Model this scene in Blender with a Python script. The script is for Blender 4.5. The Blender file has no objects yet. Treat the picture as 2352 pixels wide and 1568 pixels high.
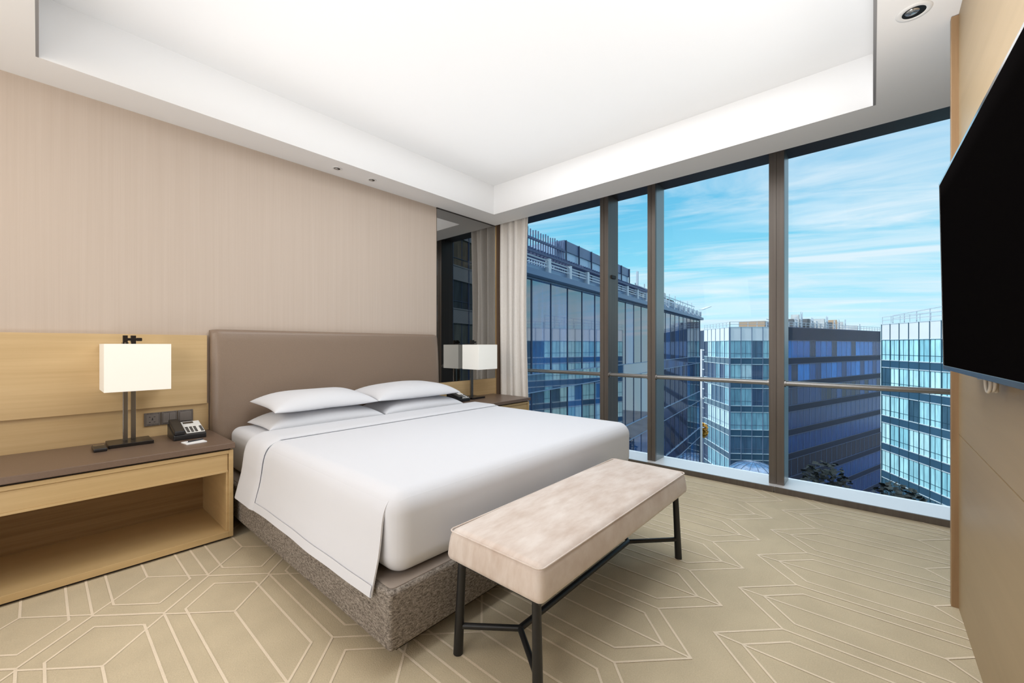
import bpy, bmesh, math, random
from mathutils import Vector, Matrix
random.seed(7)
C = bpy.context.scene.collection
PI = math.pi
SC = bpy.context.scene

# ------------------------------------------------------------------ materials
def new_mat(name):
    m = bpy.data.materials.new(name); m.use_nodes = True
    nt = m.node_tree; b = nt.nodes['Principled BSDF']
    return m, nt, b

def sr(r, g, b):
    f = lambda c: (c/255/12.92) if c/255 <= .04045 else ((c/255+.055)/1.055)**2.4
    return (f(r), f(g), f(b), 1)

def plain(name, col, rough=.5, metal=0, spec=.5, coat=0, emit=0, bump=0, bscale=60, var=0):
    m, nt, b = new_mat(name)
    b.inputs['Base Color'].default_value = col
    b.inputs['Roughness'].default_value = rough
    b.inputs['Metallic'].default_value = metal
    b.inputs['Specular IOR Level'].default_value = spec
    b.inputs['Coat Weight'].default_value = coat
    if emit:
        b.inputs['Emission Color'].default_value = col
        b.inputs['Emission Strength'].default_value = emit
    if bump or var:
        tc = nt.nodes.new('ShaderNodeTexCoord'); n = nt.nodes.new('ShaderNodeTexNoise')
        n.inputs['Scale'].default_value = bscale; n.inputs['Detail'].default_value = 4
        nt.links.new(tc.outputs['Object'], n.inputs['Vector'])
        if bump:
            bp = nt.nodes.new('ShaderNodeBump'); bp.inputs['Strength'].default_value = bump
            bp.inputs['Distance'].default_value = .01
            nt.links.new(n.outputs['Fac'], bp.inputs['Height']); nt.links.new(bp.outputs['Normal'], b.inputs['Normal'])
        if var:
            r = nt.nodes.new('ShaderNodeValToRGB')
            r.color_ramp.elements[0].position = .3; r.color_ramp.elements[1].position = .7
            r.color_ramp.elements[0].color = tuple(c*(1-var) for c in col[:3])+(1,)
            r.color_ramp.elements[1].color = tuple(min(1, c*(1+var)) for c in col[:3])+(1,)
            nt.links.new(n.outputs['Fac'], r.inputs['Fac']); nt.links.new(r.outputs['Color'], b.inputs['Base Color'])
    return m

def streaky(name, c1, c2, scale, rough=.4, detail=6, spec=.4, bump=0.0, scale2=None, lo=.35, hi=.65):
    """noise stretched by a scale vector: wood grain, woven wallpaper, brushed metal, tweed"""
    m, nt, b = new_mat(name)
    tc = nt.nodes.new('ShaderNodeTexCoord'); mp = nt.nodes.new('ShaderNodeMapping')
    mp.inputs['Scale'].default_value = scale
    n = nt.nodes.new('ShaderNodeTexNoise'); n.inputs['Scale'].default_value = 1; n.inputs['Detail'].default_value = detail
    n.inputs['Roughness'].default_value = .6
    r = nt.nodes.new('ShaderNodeValToRGB')
    r.color_ramp.elements[0].position = lo; r.color_ramp.elements[1].position = hi
    r.color_ramp.elements[0].color = c1; r.color_ramp.elements[1].color = c2
    L = nt.links.new
    L(tc.outputs['Object'], mp.inputs['Vector']); L(mp.outputs['Vector'], n.inputs['Vector'])
    fac = n.outputs['Fac']
    if scale2:
        mp2 = nt.nodes.new('ShaderNodeMapping'); mp2.inputs['Scale'].default_value = scale2
        n2 = nt.nodes.new('ShaderNodeTexNoise'); n2.inputs['Scale'].default_value = 1; n2.inputs['Detail'].default_value = detail
        L(tc.outputs['Object'], mp2.inputs['Vector']); L(mp2.outputs['Vector'], n2.inputs['Vector'])
        mx = nt.nodes.new('ShaderNodeMath'); mx.operation = 'ADD'; L(n.outputs['Fac'], mx.inputs[0]); L(n2.outputs['Fac'], mx.inputs[1])
        hf = nt.nodes.new('ShaderNodeMath'); hf.operation = 'MULTIPLY'; hf.inputs[1].default_value = .5
        L(mx.outputs[0], hf.inputs[0]); fac = hf.outputs[0]
    L(fac, r.inputs['Fac']); L(r.outputs['Color'], b.inputs['Base Color'])
    b.inputs['Roughness'].default_value = rough; b.inputs['Specular IOR Level'].default_value = spec
    if bump:
        bp = nt.nodes.new('ShaderNodeBump'); bp.inputs['Strength'].default_value = bump; bp.inputs['Distance'].default_value = .004
        L(fac, bp.inputs['Height']); L(bp.outputs['Normal'], b.inputs['Normal'])
    return m

def facade_glass(name, cols, rough=.06, ior=1.9, spec=.8, mottle=.48):
    """curtain wall glass: every pane takes its own tone (reflection tints put into the colour) and mirrors sky and neighbours"""
    m, nt, b = new_mat(name)
    oi = nt.nodes.new('ShaderNodeObjectInfo'); r = nt.nodes.new('ShaderNodeValToRGB')
    r.color_ramp.interpolation = 'CONSTANT'
    k = len(cols)
    r.color_ramp.elements[0].color = cols[0]; r.color_ramp.elements[1].color = cols[1]; r.color_ramp.elements[1].position = 1/k
    for i in range(2, k):
        e = r.color_ramp.elements.new(i/k); e.color = cols[i]
    tc = nt.nodes.new('ShaderNodeTexCoord'); mp = nt.nodes.new('ShaderNodeMapping'); mp.inputs['Scale'].default_value = (2.2, 2.2, .35)
    n = nt.nodes.new('ShaderNodeTexNoise'); n.inputs['Scale'].default_value = 1.3; n.inputs['Detail'].default_value = 3
    cb = nt.nodes.new('ShaderNodeVectorMath'); cb.operation = 'ADD'
    sc = nt.nodes.new('ShaderNodeVectorMath'); sc.operation = 'SCALE'; sc.inputs['Scale'].default_value = 40
    L = nt.links.new
    L(oi.outputs['Random'], r.inputs['Fac'])
    L(tc.outputs['Object'], mp.inputs['Vector'])
    co = nt.nodes.new('ShaderNodeCombineXYZ'); L(oi.outputs['Random'], co.inputs[0]); L(oi.outputs['Random'], co.inputs[2])
    L(co.outputs[0], sc.inputs[0]); L(mp.outputs['Vector'], cb.inputs[0]); L(sc.outputs[0], cb.inputs[1])
    L(cb.outputs[0], n.inputs['Vector'])
    hs = nt.nodes.new('ShaderNodeMix'); hs.data_type = 'RGBA'; hs.blend_type = 'MULTIPLY'; hs.inputs[0].default_value = .75
    cr = nt.nodes.new('ShaderNodeValToRGB'); cr.color_ramp.elements[0].position = .38; cr.color_ramp.elements[1].position = .62
    cr.color_ramp.elements[0].color = (mottle, mottle+.04, mottle+.1, 1); cr.color_ramp.elements[1].color = (1.15, 1.15, 1.15, 1)
    L(n.outputs['Fac'], cr.inputs['Fac'])
    L(r.outputs['Color'], hs.inputs[6]); L(cr.outputs['Color'], hs.inputs[7])
    L(hs.outputs[2], b.inputs['Base Color'])
    b.inputs['Roughness'].default_value = rough; b.inputs['IOR'].default_value = ior
    b.inputs['Specular IOR Level'].default_value = spec
    return m

M = {}
M['ceiling'] = plain('ceiling_paint', (.90, .90, .905, 1), .75, spec=.2)
M['shadow_gap'] = plain('shadow_gap', (.30, .30, .31, 1), .8)
M['wallpaper'] = streaky('woven_wallpaper', sr(196, 180, 166), sr(204, 189, 176), (150, 150, 1.0), .6, 5, .3, .04, (38, 38, .6), .3, .7)
M['oak'] = streaky('pale_oak', sr(185, 155, 108), sr(205, 176, 129), (1.5, 6, 38), .38, 6, .35, .03, (.5, 2, 9), .3, .7)
M['oak_shade'] = streaky('shaded_oak', sr(132, 102, 64), sr(150, 118, 78), (1.5, 6, 38), .5, 6, .2)  # shade inside the cabinet niche put into a darker oak colour
M['oak_panel'] = streaky('oak_wall_panel', sr(196, 166, 121), sr(217, 189, 144), (1.2, 6, 42), .4, 6, .35, .03, (.4, 2, 9), .3, .7)
M['oak_tv'] = streaky('oak_tall_panel', sr(160, 138, 106), sr(174, 151, 118), (1.4, 6, 26), .42, 6, .3, .02, (.5, 2, 7), .25, .75)
M['trim_wood'] = streaky('warm_oak_edge', sr(150, 120, 88), sr(166, 136, 102), (30, 30, 1.5), .4)
M['brown_wall'] = plain('brown_wall', sr(112, 92, 76), .6)
M['gold'] = plain('gold_edge', sr(205, 172, 120), .3, .8)
M['leather'] = plain('taupe_leather', sr(140, 121, 105), .36, spec=.5, bump=.08, bscale=160, var=.04)
M['slab'] = plain('taupe_leather_top', sr(112, 92, 78), .36, spec=.5, bump=.04, bscale=120, var=.05)
M['tweed'] = streaky('grey_tweed', sr(92, 84, 77), sr(165, 156, 146), (230, 230, 260), .9, 3, .15, .5, (60, 60, 160), .38, .62)
M['base_top'] = plain('smooth_taupe_cloth', sr(150, 138, 128), .6, bump=.05)
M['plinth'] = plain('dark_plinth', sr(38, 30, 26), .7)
M['linen'] = plain('white_linen', (.70, .708, .745, 1), .8, spec=.15, bump=.03, bscale=9)
M['pillow'] = plain('pillow_linen', (.73, .737, .77, 1), .8, spec=.15, bump=.12, bscale=7)
M['velvet'] = streaky('blush_velvet', sr(200, 180, 166), sr(226, 214, 205), (9, 26, 9), .55, 6, .25, .05, (3, 5, 3), .36, .62)
M['velvet'].node_tree.nodes['Principled BSDF'].inputs['Sheen Weight'].default_value = .35
M['black_metal'] = plain('black_metal', (.012, .012, .013, 1), .38, 0, .5)
M['gunmetal'] = plain('polished_gunmetal', (.24, .23, .22, 1), .2, .9)
M['bronze'] = plain('dark_bronze', (.035, .03, .028, 1), .28, .6)
M['shade'] = plain('cream_shade', (.86, .82, .74, 1), .8, spec=.1, emit=.22)  # faint glow stands in for light falling on the shade
M['shade2'] = plain('white_shade', (.86, .85, .80, 1), .8, spec=.1, emit=.30)  # same added glow, the lamp itself is off
M['plate'] = streaky('grey_switch_plate', sr(92, 86, 82), sr(112, 105, 100), (120, 120, 8), .4, 3, .4)
M['rocker'] = plain('grey_rocker', sr(118, 111, 106), .35)
M['hole'] = plain('socket_hole', (.01, .01, .01, 1), .6)
M['phone'] = plain('black_plastic', (.018, .018, .02, 1), .35)
M['phone_face'] = plain('white_plastic', (.85, .85, .83, 1), .4)
M['paper'] = plain('paper', (.85, .85, .85, 1), .8)
M['screen'] = plain('black_screen', (.0035, .003, .003, 1), .4, 0, .0)
M['silver'] = plain('silver_bezel', (.75, .76, .78, 1), .22, 1)
M['dark_bezel'] = plain('grey_metal_bezel', (.22, .22, .23, 1), .25, .9)
M['cable'] = plain('cream_cable', (.62, .56, .48, 1), .45)
M['plug'] = plain('grey_plug', (.45, .48, .55, 1), .3, .3)
M['curtain'] = streaky('linen_curtain', sr(238, 233, 227), sr(246, 242, 238), (260, 260, 40), .85, 3, .1, .05)
M['alu'] = streaky('bronze_aluminium', sr(96, 88, 82), sr(106, 98, 91), (40, 40, .8), .38, 3, .5)
M['alu'].node_tree.nodes['Principled BSDF'].inputs['Metallic'].default_value = .35
M['alu_side'] = plain('grey_aluminium', sr(150, 150, 148), .35, .85)
M['alu_dark'] = plain('dark_aluminium', sr(58, 54, 52), .4, .3)
M['rail'] = plain('satin_rail', (.30, .295, .29, 1), .3, .85)
M['sill_metal'] = plain('silver_sill', (.90, .90, .91, 1), .35, .25)
M['spot_white'] = plain('spot_white', (.85, .85, .85, 1), .5)
M['spot_black'] = plain('spot_black', (.01, .01, .01, 1), .3)
M['lens'] = plain('lamp_glass', (.5, .5, .5, 1), .1, .8)

def glass_mat():
    m = bpy.data.materials.new('window_glass'); m.use_nodes = True; nt = m.node_tree
    nt.nodes.clear(); o = nt.nodes.new('ShaderNodeOutputMaterial')
    t = nt.nodes.new('ShaderNodeBsdfTransparent'); t.inputs['Color'].default_value = (.97, .985, .985, 1)
    g = nt.nodes.new('ShaderNodeBsdfGlossy'); g.inputs['Roughness'].default_value = .0
    f = nt.nodes.new('ShaderNodeFresnel'); f.inputs['IOR'].default_value = 1.12
    x = nt.nodes.new('ShaderNodeMixShader')
    nt.links.new(f.outputs[0], x.inputs[0]); nt.links.new(t.outputs[0], x.inputs[1]); nt.links.new(g.outputs[0], x.inputs[2])
    nt.links.new(x.outputs[0], o.inputs['Surface'])
    return m
M['glass'] = glass_mat()
def mirror_mat():
    m, nt, b = new_mat('dark_mirror')
    b.inputs['Base Color'].default_value = (.35, .345, .335, 1); b.inputs['Metallic'].default_value = 1
    b.inputs['Roughness'].default_value = .012
    return m
M['mirror'] = mirror_mat()

def carpet_mat(name, col, var):
    m, nt, b = new_mat(name)
    tc = nt.nodes.new('ShaderNodeTexCoord')
    n = nt.nodes.new('ShaderNodeTexNoise'); n.inputs['Scale'].default_value = 190; n.inputs['Detail'].default_value = 3
    n2 = nt.nodes.new('ShaderNodeTexNoise'); n2.inputs['Scale'].default_value = 5; n2.inputs['Detail'].default_value = 4
    a = nt.nodes.new('ShaderNodeMath'); a.operation = 'ADD'; h = nt.nodes.new('ShaderNodeMath'); h.operation = 'MULTIPLY'; h.inputs[1].default_value = .5
    r = nt.nodes.new('ShaderNodeValToRGB'); r.color_ramp.elements[0].position = .3; r.color_ramp.elements[1].position = .7
    r.color_ramp.elements[0].color = tuple(c*(1-var) for c in col[:3])+(1,); r.color_ramp.elements[1].color = tuple(c*(1+var) for c in col[:3])+(1,)
    bp = nt.nodes.new('ShaderNodeBump'); bp.inputs['Strength'].default_value = .35; bp.inputs['Distance'].default_value = .004
    L = nt.links.new
    for q in (n, n2): L(tc.outputs['Object'], q.inputs['Vector'])
    L(n.outputs['Fac'], a.inputs[0]); L(n2.outputs['Fac'], a.inputs[1]); L(a.outputs[0], h.inputs[0]); L(h.outputs[0], r.inputs['Fac'])
    L(r.outputs['Color'], b.inputs['Base Color']); L(n.outputs['Fac'], bp.inputs['Height']); L(bp.outputs['Normal'], b.inputs['Normal'])
    b.inputs['Roughness'].default_value = .95; b.inputs['Specular IOR Level'].default_value = .1
    return m
M['carpet'] = carpet_mat('beige_carpet', sr(200, 185, 157), .12)
M['carpet_line'] = carpet_mat('pale_carpet_line', sr(230, 214, 190), .07)

# exterior
M['blue_wall'] = plain('dark_blue_cladding', sr(38, 54, 84), .35, var=.15, bscale=.4)
M['blue_spandrel'] = plain('blue_spandrel', sr(28, 44, 74), .3, spec=.35, var=.2, bscale=.3)
M['teal_spandrel'] = plain('teal_spandrel', sr(52, 84, 108), .2, spec=.8, var=.12, bscale=.3)
M['navy_spandrel'] = plain('navy_spandrel', sr(18, 30, 58), .5, spec=.15, var=.2, bscale=.3)
M['pale_line'] = plain('pale_ledge', sr(176, 196, 208), .4, var=.1, bscale=.5)
M['blue_line'] = plain('blue_ledge', sr(78, 104, 138), .4)
M['dark_line'] = plain('navy_mullion', sr(34, 48, 76), .4)
M['navy_line'] = plain('navy_ledge', sr(50, 68, 104), .5)
M['teal_line'] = plain('dark_teal_mullion', sr(44, 78, 98), .4)
M['mid_line'] = plain('grey_blue_mullion', sr(96, 116, 142), .4)
M['screen_slat'] = plain('slate_slats', sr(58, 74, 110), .5)
M['roof_rail'] = plain('roof_steel', sr(170, 184, 198), .4)
M['roof_box'] = plain('roof_plant_box', sr(188, 192, 194), .6, var=.2, bscale=1.5)
M['roof_dark'] = plain('roof_plant_dark', sr(92, 96, 102), .6)
M['roof_tan'] = plain('roof_plant_tan', sr(176, 150, 124), .6)
M['pent_glass'] = plain('penthouse_panels', sr(142, 170, 200), .25, spec=.6, var=.06, bscale=.8)
M['pent_band'] = plain('penthouse_band', sr(78, 98, 132), .4, var=.15, bscale=1.2)
M['g_blue'] = facade_glass('dark_blue_glass', [sr(22, 44, 80), sr(18, 38, 72), sr(28, 60, 102), sr(16, 30, 60), sr(28, 78, 136), sr(24, 50, 86)], .03, 2.25)
M['block_ledge'] = plain('slate_ledge', sr(104, 130, 160), .4)
M['g_navy'] = facade_glass('navy_glass', [sr(22, 92, 168), sr(30, 118, 200), sr(16, 52, 108), sr(26, 104, 180), sr(18, 40, 78), sr(22, 80, 150)], .2, 1.3, .3, mottle=.6)  # shade and dark reflections of this face put into the navy
M['g_navy_shade'] = facade_glass('navy_glass_in_shade', [sr(16, 56, 112), sr(14, 38, 80), sr(18, 66, 126), sr(12, 28, 58)], .2, 1.3, .3, mottle=.6)  # shade on the lower floors put into darker pane colours
M['g_cyan'] = facade_glass('cyan_glass', [sr(168, 222, 232), sr(150, 206, 220), sr(188, 232, 238), sr(136, 196, 212), sr(178, 224, 232), sr(58, 90, 110), sr(160, 214, 226)], .3, 1.5, mottle=.7)
M['g_teal'] = facade_glass('teal_glass', [sr(92, 138, 158), sr(58, 96, 122), sr(132, 178, 190), sr(74, 118, 140), sr(44, 72, 98)], .3, 1.6)
M['parapet_pale'] = plain('pale_parapet_panels', sr(206, 214, 221), .3, var=.05, bscale=.3)
M['g_pale'] = facade_glass('pale_glass', [sr(150, 200, 212), sr(100, 148, 168), sr(64, 98, 126), sr(186, 216, 224), sr(44, 70, 106), sr(128, 178, 196)], .3, 1.6, mottle=.7)
M['ground'] = plain('paving', sr(92, 96, 98), .9, var=.25, bscale=.2)
M['trunk'] = plain('bark', sr(74, 60, 48), .9)
M['leaf_y'] = plain('autumn_leaves', sr(196, 150, 58), .8, var=.3, bscale=2)
M['leaf_g'] = plain('shaded_leaves', sr(20, 32, 32), .8, var=.3, bscale=2)  # leaf colour darkened for the shadow the trees stand in
M['white_steel'] = plain('white_steel', sr(232, 236, 240), .5)
M['tower'] = plain('grey_tower', sr(118, 132, 150), .7, var=.1, bscale=.5)
M['g_dark'] = facade_glass('dim_glass', [sr(44, 52, 58), sr(30, 36, 42), sr(70, 74, 72), sr(84, 76, 64)], .3, 1.3, .2)
M['dome'] = facade_glass('dome_glass', [sr(96, 136, 176), sr(86, 126, 168)], .2, 1.6)

# ------------------------------------------------------------------ mesh builder
class MB:
    def __init__(s): s.v = []; s.f = []; s.m = []; s.cur = 0
    def add(s, vs, fs):
        b = len(s.v); s.v += [tuple(p) for p in vs]
        for f in fs: s.f.append(tuple(b+i for i in f)); s.m.append(s.cur)
    def box(s, lo, hi):
        x0, y0, z0 = lo; x1, y1, z1 = hi
        s.add([(x0,y0,z0),(x1,y0,z0),(x1,y1,z0),(x0,y1,z0),(x0,y0,z1),(x1,y0,z1),(x1,y1,z1),(x0,y1,z1)],
              [(3,2,1,0),(4,5,6,7),(0,1,5,4),(1,2,6,5),(2,3,7,6),(3,0,4,7)])
    def prism(s, poly, z0, z1):
        n = len(poly)
        s.add([(x,y,z0) for x,y in poly]+[(x,y,z1) for x,y in poly],
              [tuple(range(n-1,-1,-1)), tuple(range(n,2*n))]+[(i,(i+1)%n,n+(i+1)%n,n+i) for i in range(n)])
    def bar(s, a, b, w, h, up=(0,0,1)):
        """rectangular bar from a to b, w sideways, h along up"""
        a = Vector(a); b = Vector(b); d = (b-a).normalized(); u = Vector(up)
        sd = d.cross(u)
        if sd.length < 1e-5: sd = d.cross(Vector((1,0,0)))
        sd.normalize(); u = sd.cross(d).normalized()
        vs = []
        for p in (a, b):
            for q, r in ((-1,-1),(1,-1),(1,1),(-1,1)): vs.append(p+sd*q*w/2+u*r*h/2)
        s.add(vs, [(3,2,1,0),(4,5,6,7),(0,1,5,4),(1,2,6,5),(2,3,7,6),(3,0,4,7)])
    def tube(s, pts, r, n=12, closed=False):
        pts = [Vector(p) for p in pts]; k = len(pts)
        rs = r if isinstance(r, (list, tuple)) else [r]*k
        rings = []; ref = None
        for i, p in enumerate(pts):
            if closed: d = pts[(i+1)%k]-pts[i-1]
            else: d = pts[min(i+1,k-1)]-pts[max(i-1,0)]
            d.normalize()
            if ref is None: ref = d.orthogonal().normalized()
            a = (ref-d*ref.dot(d)).normalized(); ref = a; b = d.cross(a)
            rings.append([p+(a*math.cos(2*PI*j/n)+b*math.sin(2*PI*j/n))*rs[i] for j in range(n)])
        vs = [q for g in rings for q in g]; fs = []
        for i in range(k if closed else k-1):
            i2 = (i+1)%k
            for j in range(n): fs.append((i*n+j, i*n+(j+1)%n, i2*n+(j+1)%n, i2*n+j))
        if not closed: fs += [tuple(range(n-1,-1,-1)), tuple((k-1)*n+j for j in range(n))]
        s.add(vs, fs)
    def lathe(s, prof, c, n=32):
        k = len(prof)
        vs = [(c[0]+r*math.cos(2*PI*j/n), c[1]+r*math.sin(2*PI*j/n), c[2]+z) for r, z in prof for j in range(n)]
        s.add(vs, [(i*n+j, i*n+(j+1)%n, (i+1)*n+(j+1)%n, (i+1)*n+j) for i in range(k-1) for j in range(n)])
    def grid(s, fn, nu, nv):
        vs = [fn(i/nu, j/nv) for i in range(nu+1) for j in range(nv+1)]
        s.add(vs, [(i*(nv+1)+j, (i+1)*(nv+1)+j, (i+1)*(nv+1)+j+1, i*(nv+1)+j+1) for i in range(nu) for j in range(nv)])
    def rbox(s, lo, hi, r, n=5, N=(1,1,1), fn=None):
        """box with rounded edges: r a radius or (rx, ry, rz); n arc steps; N spans"""
        R = r if isinstance(r, (list, tuple)) else (r,r,r)
        ax = []
        for k in range(3):
            L = []
            for i in range(n): L.append(('lo', i))
            L = [(-1, math.tan((i/n-1)*PI/4)) for i in range(n)]
            L += [(i/N[k], 0) for i in range(N[k]+1)]
            L += [(2, math.tan(i/n*PI/4)) for i in range(1, n+1)]
            ax.append(L)
        def coord(k, e):
            a, t = e
            inner_lo = lo[k]+R[k]; inner_hi = hi[k]-R[k]
            if a == -1: return inner_lo, t
            if a == 2: return inner_hi, t
            return inner_lo+(inner_hi-inner_lo)*a, 0
        for k in range(3):
            i1, i2 = (k+1)%3, (k+2)%3
            for sg in (-1, 1):
                g1, g2 = ax[i1], ax[i2]; vs = []
                for e1 in g1:
                    for e2 in g2:
                        c1, t1 = coord(i1, e1); c2, t2 = coord(i2, e2)
                        d = Vector((0,0,0)); d[k] = sg; d[i1] = t1; d[i2] = t2; d.normalize()
                        p = [0,0,0]
                        p[k] = (lo[k]+R[k] if sg < 0 else hi[k]-R[k])+d[k]*R[k]
                        p[i1] = c1+d[i1]*R[i1]; p[i2] = c2+d[i2]*R[i2]
                        if fn: p = fn(*p)
                        vs.append(p)
                m2 = len(g2); fs = []
                for i in range(len(g1)-1):
                    for j in range(m2-1):
                        q = (i*m2+j, (i+1)*m2+j, (i+1)*m2+j+1, i*m2+j+1)
                        fs.append(q if sg > 0 else q[::-1])
                s.add(vs, fs)
    def build(s, name, mat, parent=None, smooth=False, bevel=0, weld=False, subsurf=0, autosmooth=None):
        o = bpy.data.objects.new(name, bpy.data.meshes.new(name))
        off = Vector((0,0,0)); p = parent
        while p is not None: off += p.location; p = p.parent
        me = o.data
        me.from_pydata([tuple(Vector(q)-off) for q in s.v], [], s.f)
        for m in (mat if isinstance(mat, (list, tuple)) else [mat]): me.materials.append(m)
        me.polygons.foreach_set('material_index', s.m)
        bm = bmesh.new(); bm.from_mesh(me)
        if weld: bmesh.ops.remove_doubles(bm, verts=bm.verts, dist=1e-5)
        bm.to_mesh(me); bm.free()
        if smooth:
            me.polygons.foreach_set('use_smooth', [True]*len(me.polygons))
            if autosmooth: me.set_sharp_from_angle(angle=math.radians(autosmooth))
        me.update()
        C.objects.link(o)
        if parent is not None: o.parent = parent
        if bevel:
            b = o.modifiers.new('edge', 'BEVEL'); b.width = bevel; b.segments = 2; b.limit_method = 'ANGLE'
        if subsurf:
            b = o.modifiers.new('soft', 'SUBSURF'); b.levels = subsurf; b.render_levels = subsurf
        return o

def tag(o, label=None, cat=None, group=None, kind=None):
    if label: o['label'] = label
    if cat: o['category'] = cat
    if group: o['group'] = group
    if kind: o['kind'] = kind
    return o
def empty(name, loc=(0,0,0), label=None, cat=None, group=None, kind=None):
    o = bpy.data.objects.new(name, None); o.location = loc; o.empty_display_size = .1; C.objects.link(o)
    return tag(o, label, cat, group, kind)
def box(name, lo, hi, mat, parent=None, bevel=0):
    b = MB(); b.box(lo, hi); return b.build(name, mat, parent, bevel=bevel)
def copy_tree(o, parent=None):
    c = o.copy(); C.objects.link(c); c.parent = parent
    for ch in list(o.children): copy_tree(ch, c)
    return c

# ------------------------------------------------------------------ room constants
YB = 3.606          # bed wall
ZS = 2.712          # dropped ceiling
ZT = 3.04           # raised ceiling
YT = -.295          # panelled wall beside the camera
XL = -1.6; XG = 4.26; YR = -1.3

# ---- floor with inlaid line pattern
def floor():
    b = MB()
    b.box((XL, YR, -.12), (4.03, YB, 0))
    b.cur = 1
    W = .0095; seen = set()
    def seg(p, q):
        key = tuple(sorted([(round(p[0], 2), round(p[1], 2)), (round(q[0], 2), round(q[1], 2))]))
        if key in seen: return
        seen.add(key); Z = .0010+.00003*(len(seen) % 23)
        p = Vector((p[0], p[1], 0)); q = Vector((q[0], q[1], 0)); d = q-p
        lo = Vector((XL+.01, YR+.01, 0)); hi = Vector((3.95, YB-.01, 0)); t0, t1 = 0, 1
        for k in (0, 1):                         # clip to the room
            if abs(d[k]) < 1e-9:
                if p[k] < lo[k] or p[k] > hi[k]: return
                continue
            a, c = (lo[k]-p[k])/d[k], (hi[k]-p[k])/d[k]
            if a > c: a, c = c, a
            t0 = max(t0, a); t1 = min(t1, c)
        if t1 <= t0: return
        p, q = p+d*t0, p+d*t1
        n = Vector((-d.y, d.x, 0)).normalized()*W/2; e = d.normalized()*W*.35
        p -= e; q += e
        b.add([(p-n)+Vector((0,0,Z)), (q-n)+Vector((0,0,Z)), (q+n)+Vector((0,0,Z)), (p+n)+Vector((0,0,Z))], [(0,1,2,3)])
    P = .4255; I = .142; O = P/2
    def row(x0, yt, yb, top, bot):
        for k in range(-8, 10):
            x = x0+P*k
            for sg in (-1, 1):
                seg((x+sg*I, yt-I), (x+sg*I, yb+I))
                seg((x, yt), (x+sg*I, yt-I)); seg((x, yb), (x+sg*I, yb+I))
                seg((x, yt+.105), (x+sg*O, yt+.105-O)); seg((x, yb-.105), (x+sg*O, yb-.105+O))
            seg((x+O, yt+.105-O), (x+O, yb-.105+O))
            yc0 = yt+.105; yc1 = yb-.105
            if top:
                yc0 = yt-.33
                for sg in (-1, 1): seg((x, yc0), (x+sg*O, yc0+O))
            if bot:
                yc1 = yb+.33
                for sg in (-1, 1): seg((x, yc1), (x+sg*O, yc1-O))
            seg((x, yc0), (x, yc1))
    row(.369, 3.44, 2.50, True, True)
    row(.581, 2.50, 1.565, True, False)
    row(.794, 1.565, .63, True, False)
    row(.581, .395, -.54, False, True)
    row(.794, -.54, -1.48, True, True)
    o = b.build('floor', [M['carpet'], M['carpet_line']]); tag(o, kind='structure')
floor()

# ---- walls
def struct(o): o['kind'] = 'structure'; return o
struct(box('wall_back', (XL, YB, 0), (3.81, YB+.15, 3.1), M['wallpaper']))
struct(box('wall_left', (XL-.15, YT, 0), (XL, YB+.15, 3.1), M['wallpaper']))
b = MB(); b.box((XL-.15, YR, 0), (2.76, YT, .792)); b.box((XL-.15, YR, .797), (2.76, YT, ZS-.001)); b.box((XL-.15, YR, .79), (2.757, YT-.004, .80))
struct(b.build('wall_right', M['oak_tv']))
struct(box('trim_1', (2.76, YT-.04, 0), (2.795, YT+.024, ZS-.002), M['trim_wood'], bevel=.002))
struct(box('wall_front', (2.76, YR-.15, 0), (XG+.1, YR, 3.1), M['brown_wall']))
struct(box('wall_corner', (3.812, YB-.006, 0), (XG+.1, YB+.15, 3.1), M['brown_wall']))

# ---- ceiling: dropped border round a raised tray, with a curtain pocket by the window
b = MB()
TX0, TX1, TY0, TY1 = 0.0, 3.46, 0.0, 3.30
W2 = .06
b.box((XL, YR, ZS), (TX0, YB, ZT+.08)); b.box((TX1, YR, ZS), (3.79, YB, 2.90)); b.box((TX1, YR, 2.90), (TX1+W2, YB, ZT+.08))
b.box((TX0, YR, ZS), (TX1, TY0, ZT+.08)); b.box((TX0, TY1, ZS), (TX1, YB, ZT+.08))
b.box((TX0, TY0, ZT), (TX1, TY1, ZT+.08))
b.box((TX1+W2, YR, 2.90), (4.05, YB, 2.95))
struct(b.build('ceiling', M['ceiling']))
b = MB(); b.box((-.012, -.005, ZS-.0012), (-.001, TY1, ZS-.0001)); struct(b.build('trim_2', M['shadow_gap']))
b = MB(); b.box((0, -.014, ZS-.0012), (TX1+.002, -.001, ZS-.0001)); struct(b.build('trim_3', M['shadow_gap']))

# ---- window wall
win = empty('window_1', (4.15, 1.2, 0), kind='structure')
MUL = [(.55, .658), (1.63, 1.71), (2.147, 2.245)]
for i, (y0, y1) in enumerate(MUL):
    b = MB(); ym = (y0+y1)/2
    b.box((4.03, y0, .047), (4.06, ym-.003, 2.86)); b.box((4.03, ym+.003, .047), (4.06, y1, 2.86)); b.box((4.036, ym-.01, .047), (4.06, ym+.01, 2.86))
    b.cur = 1; b.box((4.06, y0, .047), (XG, y1-.001, 2.86))
    if i == 2:
        b.cur = 2; b.box((4.10, y0-.012, 1.93), (4.19, y0, 1.965))
    b.build('mullion', [M['alu'], M['alu_side'] if i != 2 else M['alu'], M['hole']], win)
for y0, y1 in ((3.52, 3.60), (-1.3, -1.2), (-.62, -.52)):
    box('mullion', (4.03, y0, .047), (XG, y1, 2.86), M['alu'], win)
b = MB(); b.box((4.03, YR, 2.825), (XG+.04, YB, 3.0)); b.build('header', M['alu_dark'], win)
edges = [-1.2, -.62, -.52, .55, .658, 1.63, 1.71, 2.147, 2.245, 3.52]
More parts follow.
